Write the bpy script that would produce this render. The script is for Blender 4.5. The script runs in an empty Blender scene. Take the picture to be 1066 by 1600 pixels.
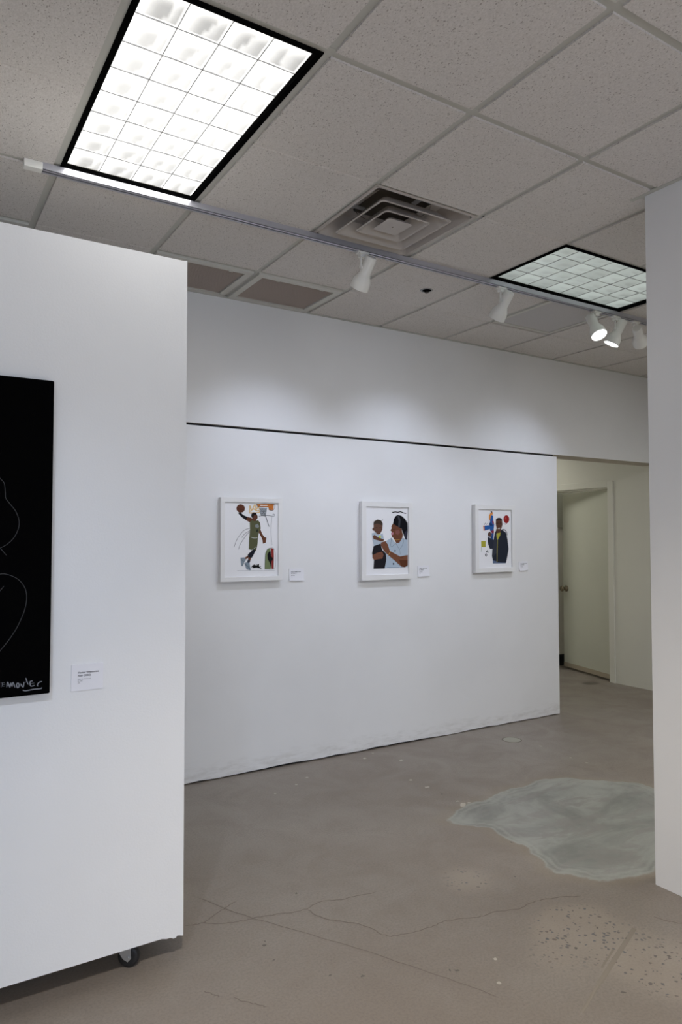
import bpy, bmesh, math, random
from mathutils import Vector, Matrix, Quaternion

# ------------------------------------------------------------------ scene, camera, light
SC = bpy.context.scene
COL = SC.collection
R = random.Random(7)
CAM_Z = 1.521
CEIL = 3.070          # underside of the ceiling tiles
YW = 4.260            # long back wall
YP = 2.514            # face of the wheeled partition
XP = 2.846            # face of the wall on the right
XC = 6.385            # cream corridor wall
S = 0.6096            # ceiling module
GX, GY = 1.1403, 1.9091   # a node of the ceiling grid
HEAD = 2.242          # underside of the header

cam_d = bpy.data.cameras.new('camera')
cam = bpy.data.objects.new('camera', cam_d)
COL.objects.link(cam)
cam_d.sensor_fit = 'VERTICAL'
cam_d.sensor_height = 36.0
cam_d.lens = 36.0 * 1110.56 / 1600.0
cam_d.clip_start = 0.02
cam.location = (0, 0, CAM_Z)
YAW, PITCH = math.radians(58.166), math.radians(2.052)
fwd = Vector((math.cos(PITCH) * math.cos(YAW), math.cos(PITCH) * math.sin(YAW), math.sin(PITCH)))
cam.rotation_mode = 'QUATERNION'
cam.rotation_quaternion = fwd.to_track_quat('-Z', 'Y')
SC.camera = cam

SC.view_settings.view_transform = 'Standard'
SC.view_settings.look = 'None'
SC.view_settings.gamma = 1.0
SC.view_settings.use_curve_mapping = False
SC.view_settings.exposure = 0.0
SC.cycles.use_denoising = True
SC.cycles.diffuse_bounces = 6
SC.cycles.max_bounces = 10

world = bpy.data.worlds.new('world')
SC.world = world
world.use_nodes = True
wb = world.node_tree.nodes['Background']
wb.inputs['Color'].default_value = (0.62, 0.75, 1.0, 1)
wb.inputs['Strength'].default_value = 0.6

def area_light(name, loc, target, sx, sy, power, color):
    d = bpy.data.lights.new(name, 'AREA')
    d.shape = 'RECTANGLE'
    d.size, d.size_y = sx, sy
    d.energy, d.color = power, color
    o = bpy.data.objects.new(name, d)
    COL.objects.link(o)
    o.location = loc
    o.rotation_mode = 'QUATERNION'
    o.rotation_quaternion = (Vector(target) - Vector(loc)).to_track_quat('-Z', 'Y')
    return o

area_light('window_daylight', (-0.6, -4.35, 1.15), (-0.6, 0, 0.7), 5.6, 1.5, 68, (0.62, 0.77, 1.0))
area_light('corridor_fill', (5.6, 6.4, 2.62), (5.6, 6.4, 0), 0.6, 1.2, 13, (1.0, 0.98, 0.90))  # unseen lamp added to light the corridor
area_light('store_room_fill', (7.2, 5.4, 2.6), (7.2, 5.4, 0), 0.5, 0.5, 4, (1.0, 0.95, 0.85))  # added lamp, out of sight, brightening the room behind the door
# unseen ceiling lamps added to brighten the room, no fittings built
for lx, ly, pw in ((-2.2, -1.6, 6), (1.45, -2.6, 22), (4.8, 0.9, 62)):
    area_light('ceiling_fill_lamp', (lx, ly, 3.04), (lx, ly, 0), 0.56, 1.16, pw, (0.95, 0.97, 1.0))
# sun falling through the street window on to the floor behind the camera
sun_d = bpy.data.lights.new('sun', 'SUN')
sun_d.energy, sun_d.color, sun_d.angle = 12.0, (1.0, 0.93, 0.83), math.radians(0.6)
sun = bpy.data.objects.new('sun', sun_d)
COL.objects.link(sun)
sun.rotation_mode = 'QUATERNION'
sun.rotation_quaternion = Vector((0.25, 1.0, -0.72)).to_track_quat('-Z', 'Y')
# warm spot added unseen above the camera to brighten the floor by the right wall
sp_d = bpy.data.lights.new('warm_fill_spot', 'SPOT')
sp_d.energy, sp_d.color, sp_d.spot_size, sp_d.spot_blend, sp_d.shadow_soft_size = 300, (1.0, 0.91, 0.78), math.radians(84), 1.0, 0.06
sp = bpy.data.objects.new('warm_fill_spot', sp_d)
COL.objects.link(sp)
sp.location = (0.1, 0.08, 2.98)
sp.rotation_mode = 'QUATERNION'
sp.rotation_quaternion = (Vector((1.55, 0.95, 0)) - sp.location).to_track_quat('-Z', 'Y')
# cool spot added out of view to brighten the lower half of the wheeled partition
cs_d = bpy.data.lights.new('cool_fill_spot', 'SPOT')
cs_d.energy, cs_d.color, cs_d.spot_size, cs_d.spot_blend, cs_d.shadow_soft_size = 80, (0.68, 0.79, 1.0), math.radians(58), 1.0, 0.06
cs = bpy.data.objects.new('cool_fill_spot', cs_d)
COL.objects.link(cs)
cs.location = (-0.5, 0.2, 2.96)
cs.rotation_mode = 'QUATERNION'
cs.rotation_quaternion = (Vector((0.45, 2.51, 0.25)) - cs.location).to_track_quat('-Z', 'Y')
LENS_BRIGHT, LENS_DIM = 1.45, 0.37
SPOT_POWER = 34
SPOT_COLOR = (0.74, 0.81, 1.0)

# ------------------------------------------------------------------ helpers
def srgb(r, g, b):
    f = lambda c: (c / 255 / 12.92) if c <= 10.31 else ((c / 255 + 0.055) / 1.055) ** 2.4
    return (f(r), f(g), f(b), 1.0)

def mat(name, color, rough=0.6, metal=0.0, emit=None, strength=0.0, spec=None):
    m = bpy.data.materials.new(name)
    m.use_nodes = True
    b = m.node_tree.nodes['Principled BSDF']
    b.inputs['Base Color'].default_value = color if len(color) == 4 else (*color, 1)
    b.inputs['Roughness'].default_value = rough
    b.inputs['Metallic'].default_value = metal
    if spec is not None:
        b.inputs['Specular IOR Level'].default_value = spec
    if emit:
        b.inputs['Emission Color'].default_value = (*emit, 1)
        b.inputs['Emission Strength'].default_value = strength
    return m

class NT:
    """small helper round a material's node tree"""
    def __init__(self, m):
        self.m, self.t = m, m.node_tree
        self.b = self.t.nodes['Principled BSDF']
    def n(self, kind, **kw):
        x = self.t.nodes.new(kind)
        for k, v in kw.items():
            if k in x.inputs.keys() if isinstance(k, str) else False:
                x.inputs[k].default_value = v
            else:
                setattr(x, k, v)
        return x
    def l(self, a, b):
        self.t.links.new(a, b)
    def math(self, op, a, b=None, c=None, clamp=False):
        x = self.t.nodes.new('ShaderNodeMath')
        x.operation = op
        x.use_clamp = clamp
        for k, v in enumerate((a, b, c)):
            if v is None:
                continue
            if isinstance(v, (int, float)):
                x.inputs[k].default_value = v
            else:
                self.l(v, x.inputs[k])
        return x.outputs[0]
    def ramp(self, val, lo, hi, out0=0.0, out1=1.0, smooth=True):
        x = self.t.nodes.new('ShaderNodeMapRange')
        x.interpolation_type = 'SMOOTHSTEP' if smooth else 'LINEAR'
        x.inputs['From Min'].default_value = lo
        x.inputs['From Max'].default_value = hi
        x.inputs['To Min'].default_value = out0
        x.inputs['To Max'].default_value = out1
        self.l(val, x.inputs['Value'])
        return x.outputs[0]
    def mix(self, fac, a, b):
        x = self.t.nodes.new('ShaderNodeMix')
        x.data_type = 'RGBA'
        for sock, v in ((x.inputs[0], fac), (x.inputs[6], a), (x.inputs[7], b)):
            if isinstance(v, (int, float)):
                sock.default_value = v
            elif isinstance(v, tuple):
                sock.default_value = v
            else:
                self.l(v, sock)
        return x.outputs[2]
    def coord(self, scale=(1, 1, 1), rot=(0, 0, 0), kind='Object'):
        c = self.t.nodes.new('ShaderNodeTexCoord')
        mp = self.t.nodes.new('ShaderNodeMapping')
        mp.inputs['Scale'].default_value = scale
        mp.inputs['Rotation'].default_value = rot
        self.l(c.outputs[kind], mp.inputs['Vector'])
        return mp.outputs[0]
    def noise(self, vec, scale, detail=4, rough=0.55, dist=0.0):
        x = self.t.nodes.new('ShaderNodeTexNoise')
        x.inputs['Scale'].default_value = scale
        x.inputs['Detail'].default_value = detail
        x.inputs['Roughness'].default_value = rough
        x.inputs['Distortion'].default_value = dist
        self.l(vec, x.inputs['Vector'])
        return x
    def bump(self, height, strength=0.2, dist=0.01):
        x = self.t.nodes.new('ShaderNodeBump')
        x.inputs['Strength'].default_value = strength
        x.inputs['Distance'].default_value = dist
        self.l(height, x.inputs['Height'])
        self.l(x.outputs[0], self.b.inputs['Normal'])

class MB:
    """collects shapes into one mesh object; faces carry a material slot"""
    def __init__(self):
        self.v, self.f, self.mi, self.sm = [], [], [], []
    def face(self, pts, mi=0, smooth=False):
        k = len(self.v)
        self.v += [tuple(p) for p in pts]
        self.f.append(tuple(range(k, k + len(pts))))
        self.mi.append(mi)
        self.sm.append(smooth)
    def box(self, a, b, mi=0, skip=()):
        (x0, y0, z0), (x1, y1, z1) = a, b
        q = {'-z': [(x0, y0, z0), (x0, y1, z0), (x1, y1, z0), (x1, y0, z0)],
             '+z': [(x0, y0, z1), (x1, y0, z1), (x1, y1, z1), (x0, y1, z1)],
             '-y': [(x0, y0, z0), (x1, y0, z0), (x1, y0, z1), (x0, y0, z1)],
             '+y': [(x0, y1, z0), (x0, y1, z1), (x1, y1, z1), (x1, y1, z0)],
             '-x': [(x0, y0, z0), (x0, y0, z1), (x0, y1, z1), (x0, y1, z0)],
             '+x': [(x1, y0, z0), (x1, y1, z0), (x1, y1, z1), (x1, y0, z1)]}
        for k, p in q.items():
            if k not in skip:
                self.face(p, mi)
    def prism(self, outline, y0, y1, mi=0):
        """outline in x,z pushed from y0 (front) to y1"""
        n = len(outline)
        self.face([(x, y0, z) for x, z in outline], mi)
        self.face([(x, y1, z) for x, z in reversed(outline)], mi)
        for k in range(n):
            (xa, za), (xb, zb) = outline[k], outline[(k + 1) % n]
            self.face([(xb, y0, zb), (xa, y0, za), (xa, y1, za), (xb, y1, zb)], mi)
    def lathe(self, prof, n=32, mi=0, M=None, caps=(True, True), smooth=True):
        """prof = [(radius, z)...] about z"""
        M = M or Matrix()
        base = len(self.v)
        for r, z in prof:
            for k in range(n):
                t = 2 * math.pi * k / n
                self.v.append(tuple(M @ Vector((r * math.cos(t), r * math.sin(t), z))))
        for j in range(len(prof) - 1):
            for k in range(n):
                a, b = base + j * n + k, base + j * n + (k + 1) % n
                self.f.append((a, b, b + n, a + n))
                self.mi.append(mi)
                self.sm.append(smooth)
        for flag, j in ((caps[0], 0), (caps[1], len(prof) - 1)):
            if flag:
                f = [base + j * n + k for k in range(n)]
                self.f.append(tuple(f[::-1] if j == 0 else f))
                self.mi.append(mi)
                self.sm.append(False)
    def tube(self, pts, r, n=8, mi=0):
        pts = [Vector(p) for p in pts]
        base = len(self.v)
        for k, p in enumerate(pts):
            d = (pts[min(k + 1, len(pts) - 1)] - pts[max(k - 1, 0)]).normalized()
            a = d.orthogonal().normalized()
            b = d.cross(a)
            for q in range(n):
                t = 2 * math.pi * q / n
                self.v.append(tuple(p + a * r * math.cos(t) + b * r * math.sin(t)))
        for j in range(len(pts) - 1):
            for k in range(n):
                a, b = base + j * n + k, base + j * n + (k + 1) % n
                self.f.append((a, b, b + n, a + n))
                self.mi.append(mi)
                self.sm.append(True)
        self.f.append(tuple(base + k for k in range(n))[::-1])
        self.f.append(tuple(base + (len(pts) - 1) * n + k for k in range(n)))
        self.mi += [mi, mi]
        self.sm += [False, False]
    def ribbon(self, pts, w, to3d, mi=0, taper=False):
        """flat stroke of width w along 2-D pts"""
        L, Rr = [], []
        P = [Vector(p) for p in pts]
        for k, p in enumerate(P):
            d = P[min(k + 1, len(P) - 1)] - P[max(k - 1, 0)]
            if d.length < 1e-9:
                d = Vector((1, 0))
            nrm = Vector((-d.y, d.x)).normalized() * w / 2
            if taper and k in (0, len(P) - 1):
                nrm *= 0.3
            L.append(p + nrm)
            Rr.append(p - nrm)
        for k in range(len(P) - 1):
            self.face([to3d(*L[k]), to3d(*Rr[k]), to3d(*Rr[k + 1]), to3d(*L[k + 1])], mi)
    def build(self, name, mats, parent=None, weld=True, bevel=0.0, fix=True):
        me = bpy.data.meshes.new(name)
        me.from_pydata(self.v, [], self.f)
        for m in (mats if isinstance(mats, (list, tuple)) else [mats]):
            me.materials.append(m)
        for p, i, s in zip(me.polygons, self.mi, self.sm):
            p.material_index = i
            p.use_smooth = s
        if weld:
            bm = bmesh.new()
            bm.from_mesh(me)
            bmesh.ops.remove_doubles(bm, verts=bm.verts, dist=1e-5)
            if fix:
                bmesh.ops.recalc_face_normals(bm, faces=bm.faces)
            bm.to_mesh(me)
            bm.free()
        o = bpy.data.objects.new(name, me)
        COL.objects.link(o)
        if bevel:
            md = o.modifiers.new('bevel', 'BEVEL')
            md.width, md.segments, md.limit_method = bevel, 2, 'ANGLE'
        if parent is not None:
            o.parent = parent
        return o

def thing(name, label, cat, loc=(0, 0, 0), group=None):
    o = bpy.data.objects.new(name, None)
    COL.objects.link(o)
    o.empty_display_size = 0.05
    o.location = loc
    o['label'], o['category'] = label, cat
    if group:
        o['group'] = group
    return o

def struct(o):
    o['kind'] = 'structure'
    return o

def smooth_line(pts, n=6):
    """Catmull-Rom through 2-D points"""
    P = [Vector(p) for p in pts]
    if len(P) < 3:
        return pts
    P = [P[0] * 2 - P[1]] + P + [P[-1] * 2 - P[-2]]
    o = []
    for k in range(1, len(P) - 2):
        a, b, c, d = P[k - 1:k + 3]
        for q in range(n):
            t = q / n
            o.append(tuple(0.5 * (2 * b + (c - a) * t + (2 * a - 5 * b + 4 * c - d) * t * t + (3 * b - a - 3 * c + d) * t ** 3)))
    o.append(tuple(P[-2]))
    return o

def text_mesh(name, lines, m, parent, loc, rot=None):
    """lines = [(string, size, x, z)] lying in the x,z plane facing -y; one mesh"""
    out = MB()
    for s, size, x, z in lines:
        c = bpy.data.curves.new('lettering', 'FONT')
        c.body, c.size, c.resolution_u = s, size, 3
        c.offset = size * 0.025
        t = bpy.data.objects.new('lettering', c)
        COL.objects.link(t)
        bpy.context.view_layer.update()
        me = bpy.data.meshes.new_from_object(t.evaluated_get(bpy.context.evaluated_depsgraph_get()))
        for p in me.polygons:
            out.face([(x + me.vertices[i].co.x, 0.0, z + me.vertices[i].co.y) for i in p.vertices])
        bpy.data.objects.remove(t)
        bpy.data.curves.remove(c)
        bpy.data.meshes.remove(me)
    o = out.build(name, m, parent)
    o.location = loc
    return o

# ------------------------------------------------------------------ traced outlines (mm on the paper, metres on floor and canvas)
ART_DUNK = [
    ('s',(225,190,135),[(-17,171),(-15,198),(-14,220),(0,192),(21,227),(31,196),(45,215),(55,179),(-17,172)],8),
    ('s',(225,190,135),[(-10,181),(10,199),(38,187),(52,190)],9),
    ('s',(60,60,62),[(-16,73),(-50,61),(-70,45),(-103,2),(-124,-48)],2.6),
    ('s',(60,60,62),[(-13,58),(-50,36),(-71,11)],2.6),
    ('s',(60,60,62),[(-15,50),(-40,26),(-63,-5),(-80,-29),(-93,-63)],2.6),
    ('p',(96,58,44),[(-49,200),(-51,190),(-57,181),(-67,175),(-79,173),(-90,174),(-100,180),(-107,189),(-109,199),(-107,210),(-100,219),(-91,225),(-79,227),(-68,225),(-58,220),(-51,211)]),
    ('s',(45,32,30),[(-106,208),(-84,193),(-51,197)],1.2),
    ('s',(45,32,30),[(-84,226),(-76,200),(-81,174)],1.2),
    ('p',(100,62,45),[(-49,129),(-31,146),(-6,142),(11,130),(1,105),(-16,112)]),
    ('p',(28,28,32),[(-98,172),(-81,176),(-61,158),(-31,146),(-42,126),(-67,141),(-87,158)]),
    ('p',(98,62,48),[(-3,155),(4,167),(21,173),(35,165),(42,149),(40,136),(30,127),(31,119),(11,119),(3,139)]),
    ('p',(32,28,28),[(-5,154),(-2,168),(14,177),(31,173),(35,163),(16,158),(8,142),(0,142)]),
    ('p',(92,94,68),[(-15,115),(4,126),(18,119),(45,126),(60,108),(64,71),(52,49),(44,10),(-17,16),(-13,64)]),
    ('p',(135,140,140),[(23,95),(42,102),(54,86),(45,74),(25,80)]),
    ('p',(45,50,42),[(32,64),(45,67),(42,48),(33,48)]),
    ('p',(104,66,48),[(49,47),(61,67),(73,39),(89,17),(105,12),(101,-21),(80,-28),(77,-5),(70,11)]),
    ('p',(90,92,66),[(-19,17),(44,10),(42,-24),(38,-49),(30,-75),(5,-72),(-21,-64)]),
    ('s',(215,218,215),[(-8,15),(18,9),(40,11)],3),
    ('s',(200,205,200),[(-18,-64),(5,-67),(32,-46)],2),
    ('p',(34,36,44),[(-30,-113),(-26,-95),(15,-61),(27,-75),(12,-102),(2,-118),(-17,-118)]),
    ('p',(104,66,50),[(-52,-119),(-27,-105),(-23,-118),(-42,-128)]),
    ('p',(104,66,50),[(-25,-118),(-3,-117),(-12,-145),(-25,-148)]),
    ('p',(50,56,68),[(-34,-147),(-25,-128),(-10,-135),(-16,-154)]),
    ('p',(140,152,162),[(-79,-117),(-49,-115),(-41,-132),(-52,-147),(-64,-173),(-74,-168)]),
    ('p',(128,142,155),[(-52,-153),(-35,-147),(-15,-153),(-9,-185),(-7,-201),(-35,-194)]),
    ('s',(50,58,66),[(-72,-128),(-56,-147),(-66,-169)],2),
    ('s',(50,58,66),[(-45,-160),(-22,-179),(-8,-193)],2),
    ('p',(196,118,58),[(34,231),(158,234),(155,195),(126,195),(117,214),(45,216)]),
    ('p',(222,214,205),[(57,227),(114,227),(111,220),(62,219)]),
    ('s',(70,40,25),[(34,231),(158,233),(155,195),(123,196),(116,213),(45,216),(34,231)],2.5),
    ('p',(150,155,160),[(52,208),(109,207),(99,154),(64,156)]),
    ('s',(70,75,80),[(55,204),(101,159)],1.5),
    ('s',(70,75,80),[(73,206),(94,159)],1.5),
    ('s',(70,75,80),[(104,204),(66,159)],1.5),
    ('s',(70,75,80),[(52,184),(104,182)],1.5),
    ('s',(70,75,80),[(59,168),(102,169)],1.5),
    ('s',(58,60,64),[(49,153),(101,158),(157,155),(165,163),(157,169),(150,161)],2.5),
    ('s',(80,82,86),[(98,154),(111,118),(124,84)],4),
    ('s',(90,100,110),[(144,152),(139,96),(139,33),(146,-37)],1.2),
    ('p',(120,132,95),[(94,-193),(98,-93),(112,-65),(133,-56),(137,-94),(137,-195)]),
    ('p',(140,55,52),[(138,-56),(158,-62),(160,-113),(158,-194),(144,-194)]),
    ('p',(28,28,28),[(112,-100),(123,-81),(135,-76),(140,-113),(154,-122),(151,-138),(142,-141),(141,-194),(131,-157),(116,-131)]),
    ('s',(50,50,52),[(94,-195),(96,-106),(109,-68),(129,-57),(158,-59),(170,-94),(173,-139),(162,-194),(94,-195)],1.5),
    ('p',(30,30,30),[(-1,-173),(19,-162),(33,-171),(53,-158),(52,-174),(73,-195),(54,-187),(33,-183),(12,-186)]),
    ('s',(30,30,30),[(-5,-185),(19,-164),(23,-186),(40,-161),(53,-184),(67,-174)],2.5),
    ('s',(150,152,158),[(-102,-199),(-35,-201),(-1,-200)],1.2),
    ('s',(150,152,158),[(-1,-202),(67,-204),(165,-205)],1.2),
]
ART_CARE = [
    ('s',(20,20,22),[(45,208),(76,212),(95,210),(122,214),(145,207),(172,203)],7),
    ('s',(120,120,128),[(-40,159),(-44,144)],3),
    ('p',(176,190,204),[(-16,-6),(37,22),(79,-22),(144,22),(185,3),(185,-106),(128,-199),(-24,-199),(-20,-91)]),
    ('p',(176,190,204),[(128,-199),(185,-106),(185,-194)]),
    ('p',(108,68,50),[(51,125),(94,107),(129,87),(143,44),(136,19),(109,-15),(81,-17),(57,19),(38,34),(43,43),(33,49),(41,65),(28,77),(39,90),(37,105)]),
    ('p',(130,84,78),[(75,74),(106,81),(117,62),(98,43),(75,50)]),
    ('p',(190,130,145),[(33,56),(54,63),(57,46),(37,41)]),
    ('s',(45,32,30),[(41,85),(60,82),(75,87)],2.5),
    ('p',(18,18,22),[(97,191),(131,184),(162,162),(184,131),(186,75),(179,6),(164,9),(144,56),(129,88),(94,105),(52,125),(60,161),(75,181)]),
    ('p',(62,64,70),[(89,190),(105,190),(121,155),(115,98),(98,104),(103,149)]),
    ('p',(52,52,66),[(156,56),(179,81),(181,6),(166,9)]),
    ('s',(205,165,80),[(58,11),(86,5),(119,11)],2),
    ('s',(80,92,108),[(37,19),(33,-43),(80,-20)],2),
    ('s',(80,92,108),[(80,-21),(111,-61),(144,-19),(144,19)],2),
    ('s',(80,92,108),[(111,-61),(117,-102)],2),
    ('p',(40,46,60),[(77,-74),(75,-78),(69,-80),(64,-78),(62,-74),(64,-70),(69,-68),(75,-70)]),
    ('p',(40,46,60),[(63,-169),(61,-175),(55,-177),(50,-174),(48,-169),(50,-164),(55,-162),(61,-164)]),
    ('s',(110,122,136),[(-2,-193),(105,-197)],2),
    ('p',(178,190,202),[(-136,54),(-105,62),(-68,43),(-42,55),(-31,16),(-52,-30),(-120,-38),(-130,7)]),
    ('p',(104,74,62),[(-121,122),(-118,139),(-90,153),(-53,146),(-40,123),(-44,80),(-64,48),(-87,46),(-114,70),(-132,78),(-132,91),(-121,95)]),
    ('p',(66,56,48),[(-123,117),(-118,140),(-87,154),(-53,147),(-40,126),(-44,112),(-90,125)]),
    ('s',(60,44,40),[(-105,96),(-87,94)],3),
    ('s',(60,44,40),[(-72,95),(-53,97)],3),
    ('s',(80,50,46),[(-89,66),(-68,66)],2.5),
    ('p',(205,222,90),[(-77,34),(-55,37),(-59,19),(-74,22)]),
    ('p',(105,70,54),[(-130,31),(-114,44),(-83,25),(-30,10),(-34,-7),(-68,-1),(-120,11)]),
    ('p',(36,34,38),[(-122,-38),(-61,-21),(-45,-67),(-15,-91),(-9,-134),(-24,-201),(-123,-201),(-117,-139),(-135,-90)]),
    ('p',(120,78,58),[(-57,-13),(-16,-3),(6,-30),(21,-73),(114,-116),(185,-106),(185,-182),(159,-197),(128,-192),(74,-151),(6,-104),(-31,-73),(-57,-33)]),
    ('p',(96,58,40),[(105,-142),(185,-144),(185,-182),(159,-197),(128,-192)]),
    ('s',(60,40,32),[(114,-116),(130,-127),(144,-118)],2.5),
    ('s',(200,150,70),[(8,-103),(20,-89),(30,-77)],4),
    ('s',(215,185,120),[(-65,-7),(-33,-1)],2),
    ('p',(122,80,62),[(-132,-103),(-91,-87),(-46,-79),(-34,-103),(-45,-129),(-91,-134),(-117,-139),(-131,-123)]),
    ('s',(70,45,36),[(-83,-100),(-39,-97)],1.5),
    ('s',(70,45,36),[(-83,-112),(-39,-111)],1.5),
]
ART_BOY = [
    ('p',(150,40,40),[(159,159),(157,146),(150,135),(139,128),(126,125),(114,127),(103,135),(96,145),(94,158),(97,171),(104,182),(114,189),(127,192),(140,190),(150,183),(157,172)]),
    ('s',(120,60,62),[(95,125),(115,117),(134,128)],3),
    ('p',(185,75,70),[(127,167),(124,159),(118,156),(111,159),(109,166),(112,174),(118,177),(124,174)]),
    ('s',(90,96,110),[(-121,122),(-114,113),(-106,125),(-98,114),(-82,122)],3),
    ('s',(70,74,84),[(-69,121),(-58,123)],4),
    ('p',(170,166,60),[(-153,-20),(-105,-18),(-105,-67),(-152,-68)]),
    ('s',(110,140,90),[(-152,-69),(-153,-104)],3),
    ('s',(60,64,72),[(-100,-120),(-111,-129),(-102,-142),(-92,-131),(-100,-120)],6),
    ('s',(60,64,72),[(-96,-112),(-89,-95),(-77,-112),(-101,-101)],5),
    ('p',(98,112,140),[(-30,-174),(118,-176),(114,-201),(-29,-201)]),
    ('p',(96,66,54),[(10,79),(65,80),(65,50),(46,26),(13,39)]),
    ('p',(92,62,50),[(9,157),(26,167),(55,169),(75,161),(81,115),(69,82),(39,70),(15,86),(6,119)]),
    ('p',(26,24,26),[(8,141),(15,159),(40,170),(73,163),(78,146),(55,155),(25,153)]),
    ('s',(40,28,26),[(21,126),(36,125)],5),
    ('s',(40,28,26),[(51,126),(66,128)],5),
    ('p',(205,200,198),[(28,85),(55,88),(50,78),(33,77)]),
    ('p',(178,172,66),[(14,42),(61,48),(51,20),(27,-10),(15,12)]),
    ('p',(40,44,54),[(11,70),(-5,44),(-20,-14),(-32,-81),(-38,-142),(-29,-175),(18,-186),(25,-14),(14,15)]),
    ('p',(40,44,54),[(25,-12),(53,26),(66,72),(87,67),(120,48),(136,-4),(148,-85),(134,-144),(117,-199),(19,-191)]),
    ('p',(54,58,68),[(-20,-14),(9,2),(19,-111),(-21,-142),(-32,-84)]),
    ('p',(46,50,62),[(-83,23),(-59,36),(-31,20),(-19,-14),(-24,-83),(-60,-83),(-78,-46),(-85,-4)]),
    ('s',(165,158,70),[(25,-12),(19,-100),(17,-191)],5),
    ('s',(45,50,60),[(72,73),(102,72),(126,53),(133,26)],6),
    ('p',(225,150,85),[(-69,185),(-54,203),(-29,216),(-24,199),(-43,183),(-55,145),(-67,156)]),
    ('p',(60,50,50),[(-50,219),(-32,220),(-31,211),(-47,210)]),
    ('p',(45,95,165),[(-45,188),(-22,186),(-19,130),(-11,117),(-18,66),(-25,47),(-54,59),(-59,76),(-120,64),(-128,102),(-62,108),(-54,156)]),
    ('p',(38,62,110),[(-69,119),(-48,130),(-22,103),(-55,103)]),
    ('p',(215,140,90),[(-132,102),(-118,103),(-114,66),(-128,64)]),
    ('p',(150,45,55),[(-34,146),(-15,137),(-17,113),(-30,119)]),
    ('p',(140,48,62),[(-47,63),(-16,67),(-14,47),(-40,43)]),
    ('p',(48,80,140),[(-43,43),(-17,45),(-23,-4),(-39,-10)]),
    ('p',(98,70,58),[(-83,43),(-59,56),(-40,39),(-47,13),(-79,26)]),
    ('p',(170,172,180),[(-79,20),(-47,13),(-49,2),(-80,10)]),
]
CRACKS = [
    [(1.098,2.926),(1.234,2.641),(1.467,2.26),(1.635,1.935),(1.716,1.769)],
    [(0.976,2.737),(1.041,2.718),(1.106,2.748),(1.162,2.778),(1.224,2.806)],
    [(1.041,2.718),(1.119,2.674),(1.184,2.651),(1.236,2.645),(1.335,2.619),(1.427,2.595),(1.521,2.614),(1.603,2.587),(1.766,2.561)],
    [(1.447,2.589),(1.458,2.525),(1.486,2.474),(1.556,2.398),(1.587,2.336),(1.614,2.257),(1.682,2.236),(1.781,2.22),(1.88,2.223),(2.001,2.177),(2.083,2.175),(2.193,2.137),(2.279,2.146),(2.393,2.117),(2.49,2.072)],
    [(0.899,2.319),(0.913,2.286),(0.932,2.257)],
    [(0.966,2.231),(1.002,2.179),(1.042,2.132)],
    [(2.599,1.805),(2.618,1.761),(2.648,1.718)],
]
STREAKS = [
    [(2.461,1.796),(2.06,1.644)],
    [(2.272,1.748),(2.139,1.697)],
    [(2.06,1.644),(1.885,1.574)],
]
PATCH = [(2.527,3.003),(2.694,3.072),(2.809,3.124),(2.962,3.114),(3.07,3.168),(3.267,3.152),(3.4,3.182),(3.557,3.155),(3.657,3.093),(3.733,2.995),(3.837,2.92),(3.906,2.838),(3.929,2.718),(3.854,2.539),(3.503,2.22),(3.17,2.082),(2.959,2.059),(2.834,2.066),(2.713,2.096),(2.647,2.142),(2.608,2.212),(2.551,2.268),(2.562,2.346),(2.612,2.428),(2.646,2.526),(2.627,2.616),(2.637,2.707),(2.665,2.803),(2.586,2.876),(2.527,2.938)]
FLECKS = [(2.751,4.123),(2.94,3.956),(2.753,3.605),(2.762,3.451),(2.866,4.188),(2.756,3.125),(2.764,3.178),(3.971,3.251),(3.969,3.384),(1.855,1.933),(1.769,1.825),(4.0,3.683),(2.807,3.128),(2.224,3.989),(2.104,3.912),(1.925,3.843)]
SPECKS = [(2.761,3.312),(2.624,2.615),(2.375,2.345),(4.004,2.828),(1.198,2.474),(1.185,2.452),(1.174,2.35),(1.3,2.166),(1.395,2.103),(1.47,2.731),(2.438,1.66),(2.087,1.568),(2.374,1.769),(2.404,1.614),(2.157,1.825),(1.673,1.969),(1.692,1.954),(2.34,1.874),(2.16,1.867)]
CANVAS_LINES = [[(0.2101,1.744),(0.2427,1.7354),(0.2665,1.7079),(0.2786,1.6928),(0.2823,1.6642),(0.284,1.646),(0.2962,1.6281),(0.3133,1.6049),(0.3234,1.5762),(0.3223,1.5499),(0.3098,1.5211),(0.291,1.5002),(0.27,1.4874),(0.2422,1.4722)],[(0.2605,1.4937),(0.27,1.4874),(0.2892,1.4639)],[(0.1982,1.3611),(0.2388,1.3953),(0.2712,1.4057),(0.2949,1.403),(0.3238,1.3876),(0.3435,1.3608),(0.3498,1.329),(0.3445,1.29),(0.3259,1.2416),(0.3027,1.2017),(0.275,1.1653),(0.2386,1.1201)],[(0.2583,1.3382),(0.272,1.3531),(0.2836,1.3681)]]
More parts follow.
